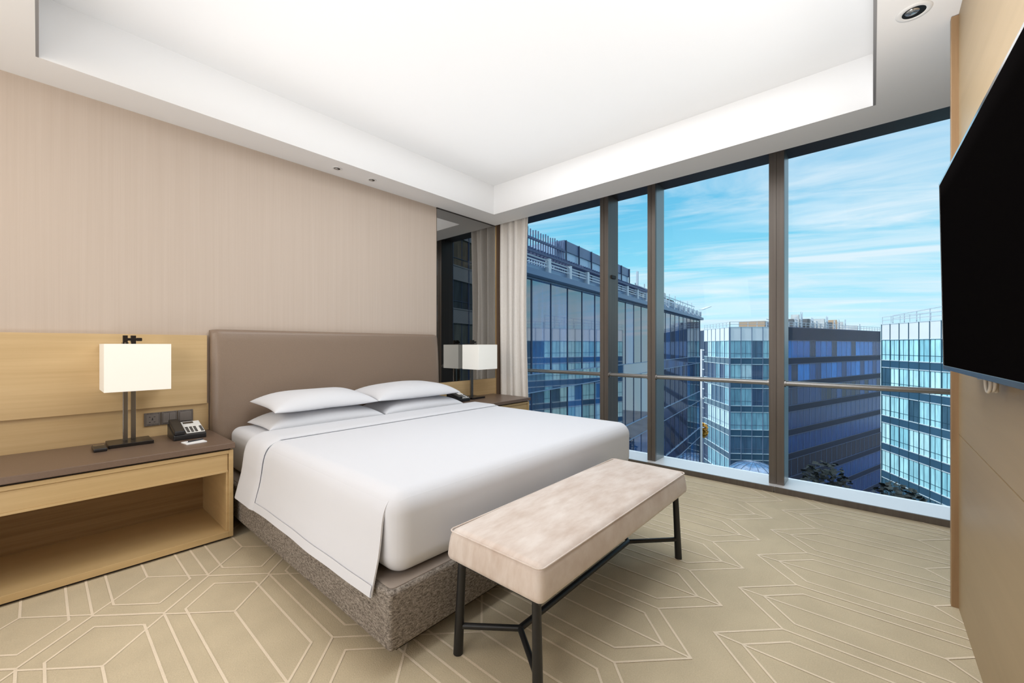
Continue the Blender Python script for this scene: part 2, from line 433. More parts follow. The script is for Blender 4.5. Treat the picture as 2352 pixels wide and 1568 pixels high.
for i in range(0, len(edges), 2):
    box('pane', (XG+.0, edges[i]-.01, .045), (XG+.012, edges[i+1]+.01, 2.85), M['glass'], win)
for i in range(0, len(edges), 2):
    b = MB(); b.tube([(4.06, edges[i]-.003, .886), (4.06, edges[i+1]+.003, .886)], .021, 20)
    b.tube([(4.06, edges[i], .886), (4.06, edges[i]+.012, .886)], .03, 20); b.tube([(4.06, edges[i+1]-.012, .886), (4.06, edges[i+1], .886)], .03, 20)
    b.build('handrail', M['rail'], win, smooth=True, autosmooth=40)
b = MB(); b.box((3.958, YR, .006), (XG+.04, YB, .046)); b.build('sill', M['sill_metal'], win)
b = MB()
for y0, y1 in ((YR, .606), (.610, YB)): b.box((3.942, y0, .0), (3.958, y1, .047))
b.build('sill_front', M['alu'], win, bevel=.002)
b = MB(); b.box((4.03, YR, -.35), (XG+.04, YB, .0)); b.build('slab_edge', M['alu_dark'], win)

# ------------------------------------------------------------------ bed wall fittings
def wall_panel(x0, x1, label):
    r = empty('wall_panel', ((x0+x1)/2, YB, .02), label, 'wall panel')
    box('upper_board', (x0, 3.572, .788), (x1-.012, YB-.001, 1.272), M['oak_panel'], r, .002)
    box('lower_board', (x0, 3.592, .02), (x1, YB-.001, .787), M['oak_panel'], r)
    return r
wall_panel(-.9, .800, 'pale oak panel along the wall behind the wide bedside cabinet and telephone')
mr = empty('wall_mirror', (3.34, YB, .8), 'tall dark tinted mirror panel from cabinet to ceiling beside the curtain', 'mirror')
box('mirror_glass', (2.866, YB-.010, .79), (3.80, YB-.001, ZS-.014), M['mirror'], mr)
b = MB(); b.box((3.80, YB-.014, .02), (3.811, YB-.001, ZS-.002)); b.build('gold_edge', M['gold'], mr)
b = MB(); b.box((2.864, YB-.012, ZS-.014), (3.80, YB-.001, ZS-.001)); b.build('top_channel', M['alu_dark'], mr)
box('wood_base', (2.866, YB-.014, .02), (3.80, YB-.001, .788), M['oak_panel'], mr)

def plate(name, x0, label, cat, group=None):
    r = empty(name, (x0+.043, 3.592, .712), label, cat, group)
    box('plate', (x0+.001, 3.582, .669), (x0+.085, 3.5915, .755), M['plate'], r, .002)
    return r
so = plate('power_socket', .450, 'dark grey five-hole power socket on the oak wall by the lamp', 'socket')
box('socket_face', (.462, 3.5805, .681), (.524, 3.583, .743), M['rocker'], so, .001)
b = MB()
for dx, dz, w, h in ((-.014,.016,.006,.004),(.010,.016,.009,.003),(-.014,-.018,.008,.004),(.010,-.018,.009,.003),(0,.004,.004,.012),(-.001,-.003,.008,.004)):
    b.box((.493+dx-w/2, 3.5798, .712+dz-h/2), (.493+dx+w/2, 3.5812, .712+dz+h/2))
b.build('pin_holes', M['hole'], so)
s1 = plate('light_switch', .537, 'grey double light switch plate, next to the power socket', 'switch')
for k in (0, 1): box('rocker', (.547+k*.0335, 3.578, .680), (.5795+k*.0335, 3.583, .744), M['rocker'], s1, .002)
s2 = plate('light_switch', .624, 'grey single-rocker light switch plate, nearest the headboard', 'switch')
box('rocker', (.635, 3.578, .680), (.701, 3.583, .744), M['rocker'], s2, .002)

# ------------------------------------------------------------------ bedside cabinets
def cabinet(x0, x1, label):
    r = empty('bedside_cabinet', ((x0+x1)/2, 3.3, 0), label, 'bedside cabinet')
    yf = 3.005; yb = 3.59; t = .024
    b = MB()
    b.box((x0, yf, .014), (x0+t, yb, .552)); b.box((x1-t, yf, .014), (x1, yb, .552))
    b.box((x0+t, yf, .014), (x1-t, yb, .050)); b.box((x0+t, yf, .530), (x1-t, yb, .552))
    b.box((x0+t, yf+.012, .415), (x1-t, yb, .422))
    for a, c in ((x0+t, x0+t+.012), (x1-t-.012, x1-t)): b.box((a, yf+.012, .05), (c, yb-.02, .415))
    b.build('carcass', M['oak'], r, bevel=.0018)
    box('back_panel', (x0+t, yb-.02, .05), (x1-t, yb, .53), M['oak_shade'], r)  # same oak, darkened to carry the niche's shade
    d = MB(); d.box((x0+t+.003, yf+.010, .424), (x1-t-.003, yf+.42, .527)); dr = d.build('drawer', M['oak'], r, bevel=.0015)
    d = MB(); d.box((x0+t+.003, yf+.004, .4155), (x1-t-.003, yf+.012, .428)); d.build('finger_pull', M['oak'], dr, bevel=.0015)
    b = MB(); b.box((x0+.01, yf+.015, .552), (x1-.012, yb, .5635)); b.build('shadow_rail', M['plinth'], r)
    box('top', (x0, yf-.018, .5635), (x1+.006, yb, .598), M['slab'], r, .004)
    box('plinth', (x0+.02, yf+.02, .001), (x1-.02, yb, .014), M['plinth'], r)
    return r
cabinet(-.75, .798, 'wide oak bedside cabinet with leather top and open shelf, carrying the telephone')
cabinet(2.955, 3.745, 'oak bedside cabinet in the corner below the mirror, beside the curtain')

# ------------------------------------------------------------------ lamps
def lamp(cx, cy, px, py, label, shade_mat):
    zt = .5982
    r = empty('table_lamp', (px, py, zt), label, 'lamp', 'matching bedside lamps')
    bm_ = MB(); bm_.box((px-.10, py-.125, zt), (px+.10, py+.065, zt+.020)); bm_.build('base', M['bronze'], r, bevel=.002)
    for k, dx in enumerate((-.020, .020)):
        p = MB(); p.box((px+dx-.011, py-.011+.03*k-.02, zt+.020), (px+dx+.011, py+.011+.03*k-.02, zt+.335)); p.build('post', M['gunmetal'], r, bevel=.0012)
    z0 = .929; z1 = 1.209; hx = .150; hy = .134
    s = MB()
    s.box((cx-hx, cy-hy, z0), (cx+hx, cy-hy+.004, z1)); s.box((cx-hx, cy+hy-.004, z0), (cx+hx, cy+hy, z1))
    s.box((cx-hx, cy-hy+.004, z0), (cx-hx+.004, cy+hy-.004, z1)); s.box((cx+hx-.004, cy-hy+.004, z0), (cx+hx, cy+hy-.004, z1))
    s.box((cx-hx+.004, cy-hy+.004, z1-.012), (cx+hx-.004, cy+hy-.004, z1-.009))
    s.build('lamp_shade', shade_mat, r, bevel=.0012)
    f = MB()
    f.box((px-.031, py-.031, z1-.02), (px-.009, py-.009, z1+.052)); f.box((px+.009, py-.011, z1-.02), (px+.031, py+.011, z1+.012))
    f.box((px+.006, py-.02, z1+.010), (px+.030, py+.004, z1+.052))
    f.box((px-.012, py-.022, z1+.020), (px+.058, py-.010, z1+.036)); f.box((px+.033, py-.026, z1+.018), (px+.056, py-.006, z1+.038))
    f.box((px-.026, py-.11, z1+.0015), (px-.014, py+.09, z1+.010))
    f.build('finial', M['bronze'], r, bevel=.001)
    h = MB(); h.lathe([(.012,.0),(.016,.01),(.016,.05),(.024,.075),(.03,.11),(.022,.14),(.0005,.152)], (cx, cy, .96), 16)
    h.bar((px, py-.005, .932), (cx, cy, .962), .012, .008); h.build('bulb', M['spot_white'], r, smooth=True)
    return r
lamp(.393, 3.432, .366, 3.46, 'table lamp with box shade on the wide cabinet beside the telephone', M['shade'])
lamp(3.358, 3.427, 3.262, 3.47, 'table lamp with box shade in the corner in front of the mirror', M['shade2'])

# ------------------------------------------------------------------ telephone, pad, pen, device
def telephone(x, y, label):
    z = .5985
    r = empty('telephone', (x, y, z), label, 'telephone')
    def wedge(px, py, pz):                       # low front, high back
        t = (py-(y-.10))/.20
        return (px, py, z+(pz-z)*(.36+.64*t))
    b = MB(); b.rbox((x-.085, y-.10, z), (x+.085, y+.10, z+.088), .008, 3, fn=lambda px,py,pz: wedge(px,py,pz)); b.build('body', M['phone'], r, smooth=True, weld=True, autosmooth=50)
    def top(px, py, h): t = (py-(y-.10))/.20; return (px, py, z+.088*(.36+.64*t)+h)
    def slab(x0, x1, y0, y1, h0, h1):
        q = MB(); vs = [top(x0,y0,h0), top(x1,y0,h0), top(x1,y1,h0), top(x0,y1,h0), top(x0,y0,h1), top(x1,y0,h1), top(x1,y1,h1), top(x0,y1,h1)]
        q.add(vs, [(3,2,1,0),(4,5,6,7),(0,1,5,4),(1,2,6,5),(2,3,7,6),(3,0,4,7)]); return q
    slab(x-.080, x-.026, y-.098, y+.098, .0005, .026).build('handset', M['phone'], r, bevel=.006)
    fc = slab(x-.018, x+.080, y-.085, y+.088, .0003, .004).build('faceplate', M['phone_face'], r, bevel=.001)
    for i in range(3):
        for j in range(4):
            kx = x-.004+i*.021; ky = y-.072+j*.021
            slab(kx-.007, kx+.007, ky-.006, ky+.006, .0035, .007).build('key', M['phone'], fc)
    for j in range(4): slab(x+.062, x+.076, y-.072+j*.021-.006, y-.072+j*.021+.006, .0035, .007).build('key', M['phone'], fc)
    slab(x-.010, x+.045, y+.052, y+.078, .0035, .0055).build('display', M['dark_bezel'], fc)
    return r
telephone(.640, 3.40, 'black desk telephone with white keypad on the wide cabinet below the switches')
telephone(2.995, 3.39, 'black desk telephone half hidden behind the far pillows on the corner cabinet')
b = MB(); b.box((-.052, -.048, 0), (.052, .048, .004)); b.box((-.050, -.046, .004), (.052, .048, .0055))
o = b.build('notepad', M['paper']); o.location = (.633, 3.172, .5984); o.rotation_euler = (0,0,.12); tag(o, 'small white notepad in front of the telephone, under the pen', 'notepad')
pr = empty('pen', (.645, 3.182, .6082), 'slim black pen lying on the white notepad', 'pen')
b = MB(); b.tube([(.600, 3.170, .6083), (.682, 3.196, .6083)], .0042, 10); b.build('barrel', M['phone'], pr, smooth=True, autosmooth=40)
b = MB(); b.tube([(.5905, 3.167, .6083), (.600, 3.170, .6083)], [.0012, .004], 10); b.build('tip', M['silver'], pr, smooth=True, autosmooth=40)
b = MB(); b.bar((.650, 3.187, .6132), (.682, 3.197, .6132), .003, .0015); b.build('clip', M['silver'], pr)
dv = empty('handheld_device', (.228, 3.37, .5984), 'small black rounded handheld device lying beside the lamp foot', 'device')
b = MB(); b.rbox((.200, 3.285, .5984), (.258, 3.435, .618), .007, 3); b.build('case', M['phone'], dv, smooth=True, weld=True)
box('display_window', (.206, 3.375, .6179), (.252, 3.425, .6186), M['gunmetal'], dv)

# ------------------------------------------------------------------ bed
BX0, BX1, BY0, BY1 = .835, 2.925, 1.315, 3.485
bed = empty('bed', (1.88, 2.4, 0), 'wide king bed with tweed base and tall taupe leather headboard', 'bed')
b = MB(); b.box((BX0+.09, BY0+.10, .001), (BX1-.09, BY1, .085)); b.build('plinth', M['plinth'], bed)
def puff(x, y, z):
    if z > .26:
        e = min(x-BX0, BX1-x, y-BY0)
        z += .012*min(1, max(0, e)/.05)
    return (x, y, z)
b = MB(); b.rbox((BX0, BY0, .08), (BX1, BY1, .300), .016, 4, (16, 16, 1), fn=None); b.build('base', M['tweed'], bed, smooth=True, weld=True, autosmooth=60)
b = MB(); b.rbox((BX0+.018, BY0+.018, .295), (BX1-.018, BY1, .3075), (.02, .02, .006), 3); b.build('base_top', M['base_top'], bed, smooth=True, weld=True)
b = MB(); b.rbox((.900, 1.392, .3085), (2.860, BY1-.004, .617), (.06, .06, .055), 6, (10, 12, 1)); b.build('mattress', M['linen'], bed, smooth=True, weld=True)
def headboard():
    prof = []                                    # (y, z) front profile, softly bowed
    for i in range(25):
        t = i/24; z = .05+t*1.235
        y = 3.492+.030*t**2+.012*t**6
        prof.append((y, z))
    top = [(3.540, 1.303), (3.556, 1.313), (3.575, 1.317), (YB-.002, 1.317)]
    prof += top
    HX0, HX1 = .806, 2.842
    xs = [0, .002, .008, .018, .03, .06, .5, .94, .97, .982, .992, .998, 1]
    b = MB()
    vs = []; n = len(prof)
    for t in xs:
        x = HX0+(HX1-HX0)*t
        e = min(t, 1-t)*(HX1-HX0)
        k = 1-min(1, e/.055); ins = .028*k**2.2
        for y, z in prof: vs.append((x, min(YB-.002, y+ins), z-ins*.25*(z > 1.2)))
    fs = [(i*n+j, (i+1)*n+j, (i+1)*n+j+1, i*n+j+1) for i in range(len(xs)-1) for j in range(n-1)]
    b.add(vs, fs)
    for e in (0, len(xs)-1):
        x = HX0 if e == 0 else HX1
        side = [vs[e*n+j] for j in range(n)]+[(x, YB-.002, .05)]
        b.add(side, [tuple(range(n+1)) if e == 0 else tuple(range(n, -1, -1))])
    b.build('headboard', M['leather'], bed, smooth=True, weld=True, autosmooth=70)
headboard()

# duvet: soft shell over the mattress, long side flaps, folded-back band near the pillows
def side_prof(t, off, sgn, lift=0):
    """t 0..1 from the top of the bed over the shoulder down to the hem; off pushes outward"""
    pts = [(1.30,.622),(1.10,.622),(1.02,.622),(.97,.622),(.908,.608),(.878,.575),(.864,.53),(.856,.47),(.845,.40),(.828,.33),(.812,.262)]
    k = t*(len(pts)-1); i = min(int(k), len(pts)-2); f = k-i
    p0 = pts[max(i-1,0)]; p1 = pts[i]; p2 = pts[i+1]; p3 = pts[min(i+2, len(pts)-1)]
    cr = lambda a,b_,c,d: .5*((2*b_)+(c-a)*f+(2*a-5*b_+4*c-d)*f*f+(3*b_-a-3*c+d)*f**3)
    x = cr(p0[0],p1[0],p2[0],p3[0]); z = cr(p0[1],p1[1],p2[1],p3[1])
    ez = max(0, min(1, (t-.0)/.35)); x -= off*max(0, min(1, (t-.25)/.2)); z += off*(1-max(0, min(1, (t-.3)/.3)))
    if sgn > 0: x = 2*1.88-x
    return x, z
def flap(b, y0, y1, off, sgn, thick=.007, nu=40, nv=24):
    def f(u, v, o):
        y = y0+(y1-y0)*v
        x, z = side_prof(u, off+o, sgn)
        w = max(0, (u-.55)/.45)
        x += sgn*.003*w*math.sin(y*7.0+1)+sgn*.0015*w*math.sin(y*17)
        return (x, y, z)
    o1 = [f(i/nu, j/nv, thick) for i in range(nu+1) for j in range(nv+1)]
    o0 = [f(i/nu, j/nv, 0) for i in range(nu+1) for j in range(nv+1)]
    q = [(i*(nv+1)+j, (i+1)*(nv+1)+j, (i+1)*(nv+1)+j+1, i*(nv+1)+j+1) for i in range(nu) for j in range(nv)]
    K = (nu+1)*(nv+1)
    if sgn < 0: q1, q0 = q, [t[::-1] for t in q]
    else: q1, q0 = [t[::-1] for t in q], q
    rim = []
    for j in range(nv): rim.append((nu*(nv+1)+j, nu*(nv+1)+j+1, K+nu*(nv+1)+j+1, K+nu*(nv+1)+j))
    for i in range(nu):
        rim.append((i*(nv+1), (i+1)*(nv+1), K+(i+1)*(nv+1), K+i*(nv+1))); rim.append((i*(nv+1)+nv, (i+1)*(nv+1)+nv, K+(i+1)*(nv+1)+nv, K+i*(nv+1)+nv))
    b.add(o1+o0, q1+[tuple(K+k for k in t) for t in q0]+rim)
b = MB()
def shell(x, y, z):                              # slightly pillowed front, loose creases toward the corner
    if z < .60:
        y += .006*math.sin(x*9)*(.62-z)*2
    return (x, y, z)
# outer shell is open below: five faces of a rounded box
rb = MB(); rb.rbox((.868, 1.335, .309), (2.892, 2.80, .634), (.085, .085, .085), 8, (24, 16, 2), fn=shell)
b.add(rb.v, [f for f in rb.f if not (all(rb.v[i][2] < .31 for i in f) or any(rb.v[i][1] > 2.72 for i in f))])
flap(b, 1.405, 2.70, 0, -1); flap(b, 1.405, 2.70, 0, 1)
dv2 = b.build('duvet', M['linen'], None, smooth=True, autosmooth=65); tag(dv2, 'smooth white duvet draped over the king bed and hanging past its sides', 'duvet')
# hem bands
for sgn in (-1,):
    hb = MB()
    def hem(u, v):
        y = 1.407+(2.66-1.407)*v; t = .935+.06*u
        x, z = side_prof(t, .0105, sgn); w = max(0, (t-.55)/.45)
        x += sgn*.003*w*math.sin(y*7.0+1)+sgn*.0015*w*math.sin(y*17)
        return (x, y, z)
    hb.grid(hem, 10, 24); hb.build('hem', M['linen'], dv2, smooth=True)
# folded-back band
b = MB(); y0, y1 = 2.655, 2.972
def band():
    K = 34; prof = []
    for i in range(K+1):                          # hem up to the top, then mirrored
        x, z = side_prof(1-i/K*.999, .013, -1); prof.append([x, z])
    for p in prof:
        if p[0] > .93: p[1] = max(p[1], .637)
    full = prof+[[1.60, .637], [1.88, .637], [2.16, .637]]+[[2*1.88-x, z] for x, z in prof[::-1]]
    # outward normals for thickness
    n = len(full); out = []
    for i in range(n):
        a = full[max(i-1, 0)]; c = full[min(i+1, n-1)]; tx, tz = c[0]-a[0], c[1]-a[1]; l = math.hypot(tx, tz)
        out.append((full[i][0]-tz/l*.012, full[i][1]+tx/l*.012))
    m = 10
    def yy(j, i): return y0+(y1-y0)*j/m
    vo = []
    for i in range(n):
        for j in range(m+1):
            e = min(j, m-j); k = (1, .0)[0]
            t = 1 if e > 0 else .35
            x = full[i][0]+(out[i][0]-full[i][0])*t; z = full[i][1]+(out[i][1]-full[i][1])*t
            w = .003*math.sin(yy(j,i)*7+1) if z < .45 else 0
            vo.append((x+(w if x < 1.88 else -w), yy(j, i)+(.006 if j == 0 and t < 1 else 0)-(.006 if j == m and t < 1 else 0) if False else yy(j, i), z))
    vi = [(full[i][0], yy(j, i), full[i][1]) for i in range(n) for j in range(m+1)]
    q = [(i*(m+1)+j, (i+1)*(m+1)+j, (i+1)*(m+1)+j+1, i*(m+1)+j+1) for i in range(n-1) for j in range(m)]
    N = n*(m+1)
    rim = []
    for i in range(n-1):
        rim.append((i*(m+1), N+i*(m+1), N+(i+1)*(m+1), (i+1)*(m+1))); rim.append((i*(m+1)+m, (i+1)*(m+1)+m, N+(i+1)*(m+1)+m, N+i*(m+1)+m))
    for i in (0, n-1):
        for j in range(m): rim.append((i*(m+1)+j, i*(m+1)+j+1, N+i*(m+1)+j+1, N+i*(m+1)+j))
    b.add(vo+vi, q+[tuple(N+k for k in t[::-1]) for t in q]+rim)
band()
b.build('turned_back_band', M['linen'], dv2, smooth=True, autosmooth=65)

# pillows
def pillow(cx, cy, cz, a, bb, up, dn, rz, tilt, label, droop=0, flat=None, seed=0, sag=.018):
    rnd = random.Random(seed); ph = [rnd.uniform(0, 6) for _ in range(4)]
    n, m = 36, 28
    g = MB()
    def pt(i, j, sg):
        u = -1+2*i/n; v = -1+2*j/m
        u = math.sin(u*PI/2); v = math.sin(v*PI/2)
        px = a*u*(1-.045*(1-v*v)); py = bb*v*(1-.06*(1-u*u))
        f = max(0, (1-u**4))**.5*max(0, (1-v**4))**.46
        f *= (1-.20*abs(u)**1.5)*(1-.10*abs(v)**1.5)
        h = up if sg > 0 else dn
        z = sg*h*f
        z -= sag*max(abs(u), abs(v))**4
        z += .0035*math.sin(4*u+ph[0])*math.sin(3*v+ph[1])*f-droop*max(0, -v)**2*(.4+.6*abs(u))
        return Vector((px, py, z))
    R = Matrix.Rotation(rz, 3, 'Z') @ Matrix.Rotation(tilt, 3, 'X')
    for sg in (1, -1):
        vs = []
        for i in range(n+1):
            for j in range(m+1):
                p = R @ pt(i, j, sg); z = p.z
                if flat is not None: z = max(z, flat-cz)
                vs.append((p.x, p.y, z))
        q = [(i*(m+1)+j, (i+1)*(m+1)+j, (i+1)*(m+1)+j+1, i*(m+1)+j+1) for i in range(n) for j in range(m)]
        g.add(vs, q if sg > 0 else [t[::-1] for t in q])
    o = g.build('pillow', M['pillow'], None, smooth=True, weld=True); o.location = (cx, cy, cz)
    return tag(o, label, 'pillow', 'white pillows stacked against the headboard')
pillow(1.425, 3.222, .672, .425, .225, .066, .05, .0, 0, 'white pillow at the bottom of the stack nearest the telephone', flat=.6185, seed=1, sag=.034)
pillow(2.29, 3.222, .672, .425, .225, .066, .05, .0, 0, 'white pillow at the bottom of the stack nearest the mirror', flat=.6185, seed=2, sag=.034)
pillow(1.405, 3.215, .794, .385, .235, .070, .050, .02, .05, 'plump white pillow on top of the stack nearest the telephone', droop=.012, seed=3)
pillow(2.235, 3.225, .794, .435, .235, .070, .050, -.01, .05, 'plump white pillow on top of the stack nearest the mirror', droop=.012, seed=4)

# ------------------------------------------------------------------ bench
bn = empty('bench', (1.735, 1.02, 0), 'blush velvet upholstered bench with black legs at the foot of the bed', 'bench')
SX0, SX1, SY0, SY1 = 1.045, 2.425, .79, 1.262
def soft(x, y, z):
    u = (x-(SX0+SX1)/2)/((SX1-SX0)/2); v = (y-(SY0+SY1)/2)/((SY1-SY0)/2)
    if z > .43: z += .016*(1-u*u)*(1-v*v)-.006*(u*u*v*v)
    k = max(0, (z-.40)/.09)
    x -= u*.012*k; y -= v*.012*k
    return (x, y, z)
b = MB(); b.rbox((SX0, SY0, .362), (SX1, SY1, .488), (.030, .030, .028), 6, (20, 10, 2), fn=soft); st = b.build('seat', M['velvet'], bn, smooth=True, weld=True)
path = []
def ring(r=.022, n=6):
    cx = ((SX0+.022, SY0+.022), (SX1-.022, SY0+.022), (SX1-.022, SY1-.022), (SX0+.022, SY1-.022))
    a0 = (PI, 1.5*PI, 0, .5*PI); out = []
    for (x, y), a in zip(cx, a0):
        sx = 1 if x < 1.7 else -1; sy = 1 if y < 1.02 else -1
        for k in range(n+1):
            t = a+k/n*PI/2; out.append((x+.012*sx+r*math.cos(t), y+.012*sy+r*math.sin(t), .4775))
    return out
b = MB(); b.tube(ring(), .0032, 8, True); b.build('piping', M['velvet'], st, smooth=True)
LEGS = [(1.075, 1.218, 1.085, 1.205), (2.372, 1.218, 2.362, 1.205), (1.075, .826, 1.085, .84), (2.372, .826, 2.362, .84)]
for x0, y0, x1, y1 in LEGS:
    b = MB(); b.tube([(x0, y0, .0015), (x1, y1, .372)], [.019, .0155], 20); b.build('leg', M['black_metal'], bn, smooth=True, autosmooth=40)
JA, JB = (1.215, 1.02, .115), (2.145, 1.02, .115)
b = MB(); b.tube([JA, JB], .0125, 14)
for x0, y0, x1, y1 in LEGS:
    J = JA if x0 < 1.5 else JB; b.tube([(x0, y0, .108), J], .0115, 14)
b.build('stretcher', M['black_metal'], bn, smooth=True, autosmooth=40)
b = MB(); b.box((SX0+.03, SY0+.03, .350), (SX1-.03, SY1-.03, .364)); b.build('seat_frame', M['black_metal'], bn)

# ------------------------------------------------------------------ curtain
cu = empty('curtain', (3.87, 3.35, .02), 'gathered off-white floor-length curtain in the corner beside the mirror', 'curtain')
b = MB(); NU, NV = 150, 40
def cur(u, v, o=0):
    z = .06+2.81*v
    pin = .93+.07*abs(2*v-.9)
    ylo = 3.10+.045*math.sin(PI*min(1, (1-v)*1.15))*.8; yhi = 3.585
    y = yhi-(yhi-ylo)*u
    w = u*2*PI*4.2+.8*math.sin(u*9)
    amp = .046+.012*math.sin(u*13+1)
    sw = abs(math.sin(u*PI*4.3+.35*math.sin(u*8)+.12*math.sin(v*3))); x = 3.918-.088*sw**.75*(.8+.2*math.sin(u*11+2))+.006*math.sin(v*5+u*20)
    y += .010*math.cos(w)
    return (x+o, y, z)
b.grid(cur, NU, NV)
o = b.build('fabric', M['curtain'], cu, smooth=True)
sd = o.modifiers.new('thick', 'SOLIDIFY'); sd.thickness = .004
b = MB(); b.box((3.865, 3.06, 2.875), (3.895, 3.60, 2.90)); b.build('curtain_track', M['spot_white'], cu)

# ------------------------------------------------------------------ downlights
def downlight(x, y, r, label):
    t = empty('downlight', (x, y, ZS), label, 'downlight', 'recessed ceiling downlights')
    b = MB(); b.lathe([(r*.62, -.001), (r*.66, -.004), (r*.97, -.004), (r, -.0005)], (x, y, ZS), 40); b.build('trim_ring', M['spot_white'], t, smooth=True)
    b = MB(); b.lathe([(r*.66, -.0035), (r*.55, -.0025), (r*.35, -.0018), (.0004, -.0015)], (x, y, ZS), 40); b.build('reflector', M['spot_black'], t, smooth=True)
    b = MB(); b.lathe([(r*.40, -.0036), (r*.36, -.0062), (.0004, -.007)], (x-r*.12, y+r*.10, ZS), 24); b.build('lens', M['lens'], t, smooth=True)
downlight(1.675, 3.447, .040, 'small recessed downlight above the headboard, farther from the window')
downlight(2.0, 3.447, .040, 'small recessed downlight above the headboard, closer to the mirror')
downlight(2.608, -.14, .062, 'larger recessed downlight in the ceiling above the television wall')

# ------------------------------------------------------------------ television
tv = empty('television', (2.27, -.2, 1.46), 'large black flat television on the oak wall, screen tilted toward the bed', 'television')
a = math.radians(1.5); ex = Vector((-math.cos(a), -math.sin(a), 0)); ez = Vector((0, .016, 1)).normalized(); en = ex.cross(ez)*-1
en = ez.cross(ex).normalized()
if en.y < 0: en = -en
O0 = Vector((2.27, -.2035, 1.110))
def tvbox(b, u0, u1, w0, w1, d0, d1):
    vs = [O0+ex*u+ez*w+en*d for d in (d0, d1) for u, w in ((u0,w0),(u1,w0),(u1,w1),(u0,w1))]
    b.add(vs, [(0,1,2,3),(7,6,5,4),(0,4,5,1),(1,5,6,2),(2,6,7,3),(3,7,4,0)])
TW, TH = 1.235, .708
b = MB(); tvbox(b, .012, TW-.012, .03, TH-.02, -.040, -.006); b.build('housing', M['phone'], tv, bevel=.004)
b = MB(); tvbox(b, .004, TW-.004, .015, TH-.004, -.006, 0); b.build('display_panel', M['screen'], tv)
b = MB(); tvbox(b, 0, .006, 0, TH, -.010, .002); tvbox(b, TW-.006, TW, 0, TH, -.010, .002); tvbox(b, 0, TW, TH-.009, TH, -.012, .002)
b.build('bezel', M['silver'], tv)
b = MB(); tvbox(b, .004, TW-.004, 0, .015, -.012, .002); b.build('lower_bezel', M['dark_bezel'], tv, bevel=.001)
b = MB(); b.box((1.45, YT+.001, 1.35), (1.85, YT+.02, 1.60)); b.bar((1.55, YT+.01, 1.42), (1.55, -.262, 1.42), .04, .2); b.bar((1.75, YT+.01, 1.42), (1.75, -.255, 1.42), .04, .2); b.build('wall_bracket', M['black_metal'], tv)
cb = empty('power_cable', (1.88, -.262, 1.09), 'coiled cream power cable hanging below the television', 'cable')
pts = []
for k in range(61):
    t = k/60*2*PI*2.3; r = .024+.0022*math.sin(k*.4)
    pts.append((1.868+r*math.sin(t)*.95, -.2665-.010+.020*k/60, 1.086-r*math.cos(t)))
b = MB(); b.tube([(1.84, -.276, 1.20), (1.855, -.277, 1.14)]+pts+[(1.90, -.257, 1.115), (1.915, -.258, 1.100)], .0042, 8); b.build('cord', M['cable'], cb, smooth=True)
b = MB(); b.bar((1.912, -.258, 1.1005), (1.955, -.256, 1.098), .016, .013); b.build('plug', M['plug'], cb, bevel=.003)

# ------------------------------------------------------------------ outside
GZ = -30.0
struct(box('ground', (5.5, -70, GZ-.5), (200, 90, GZ), M['ground']))

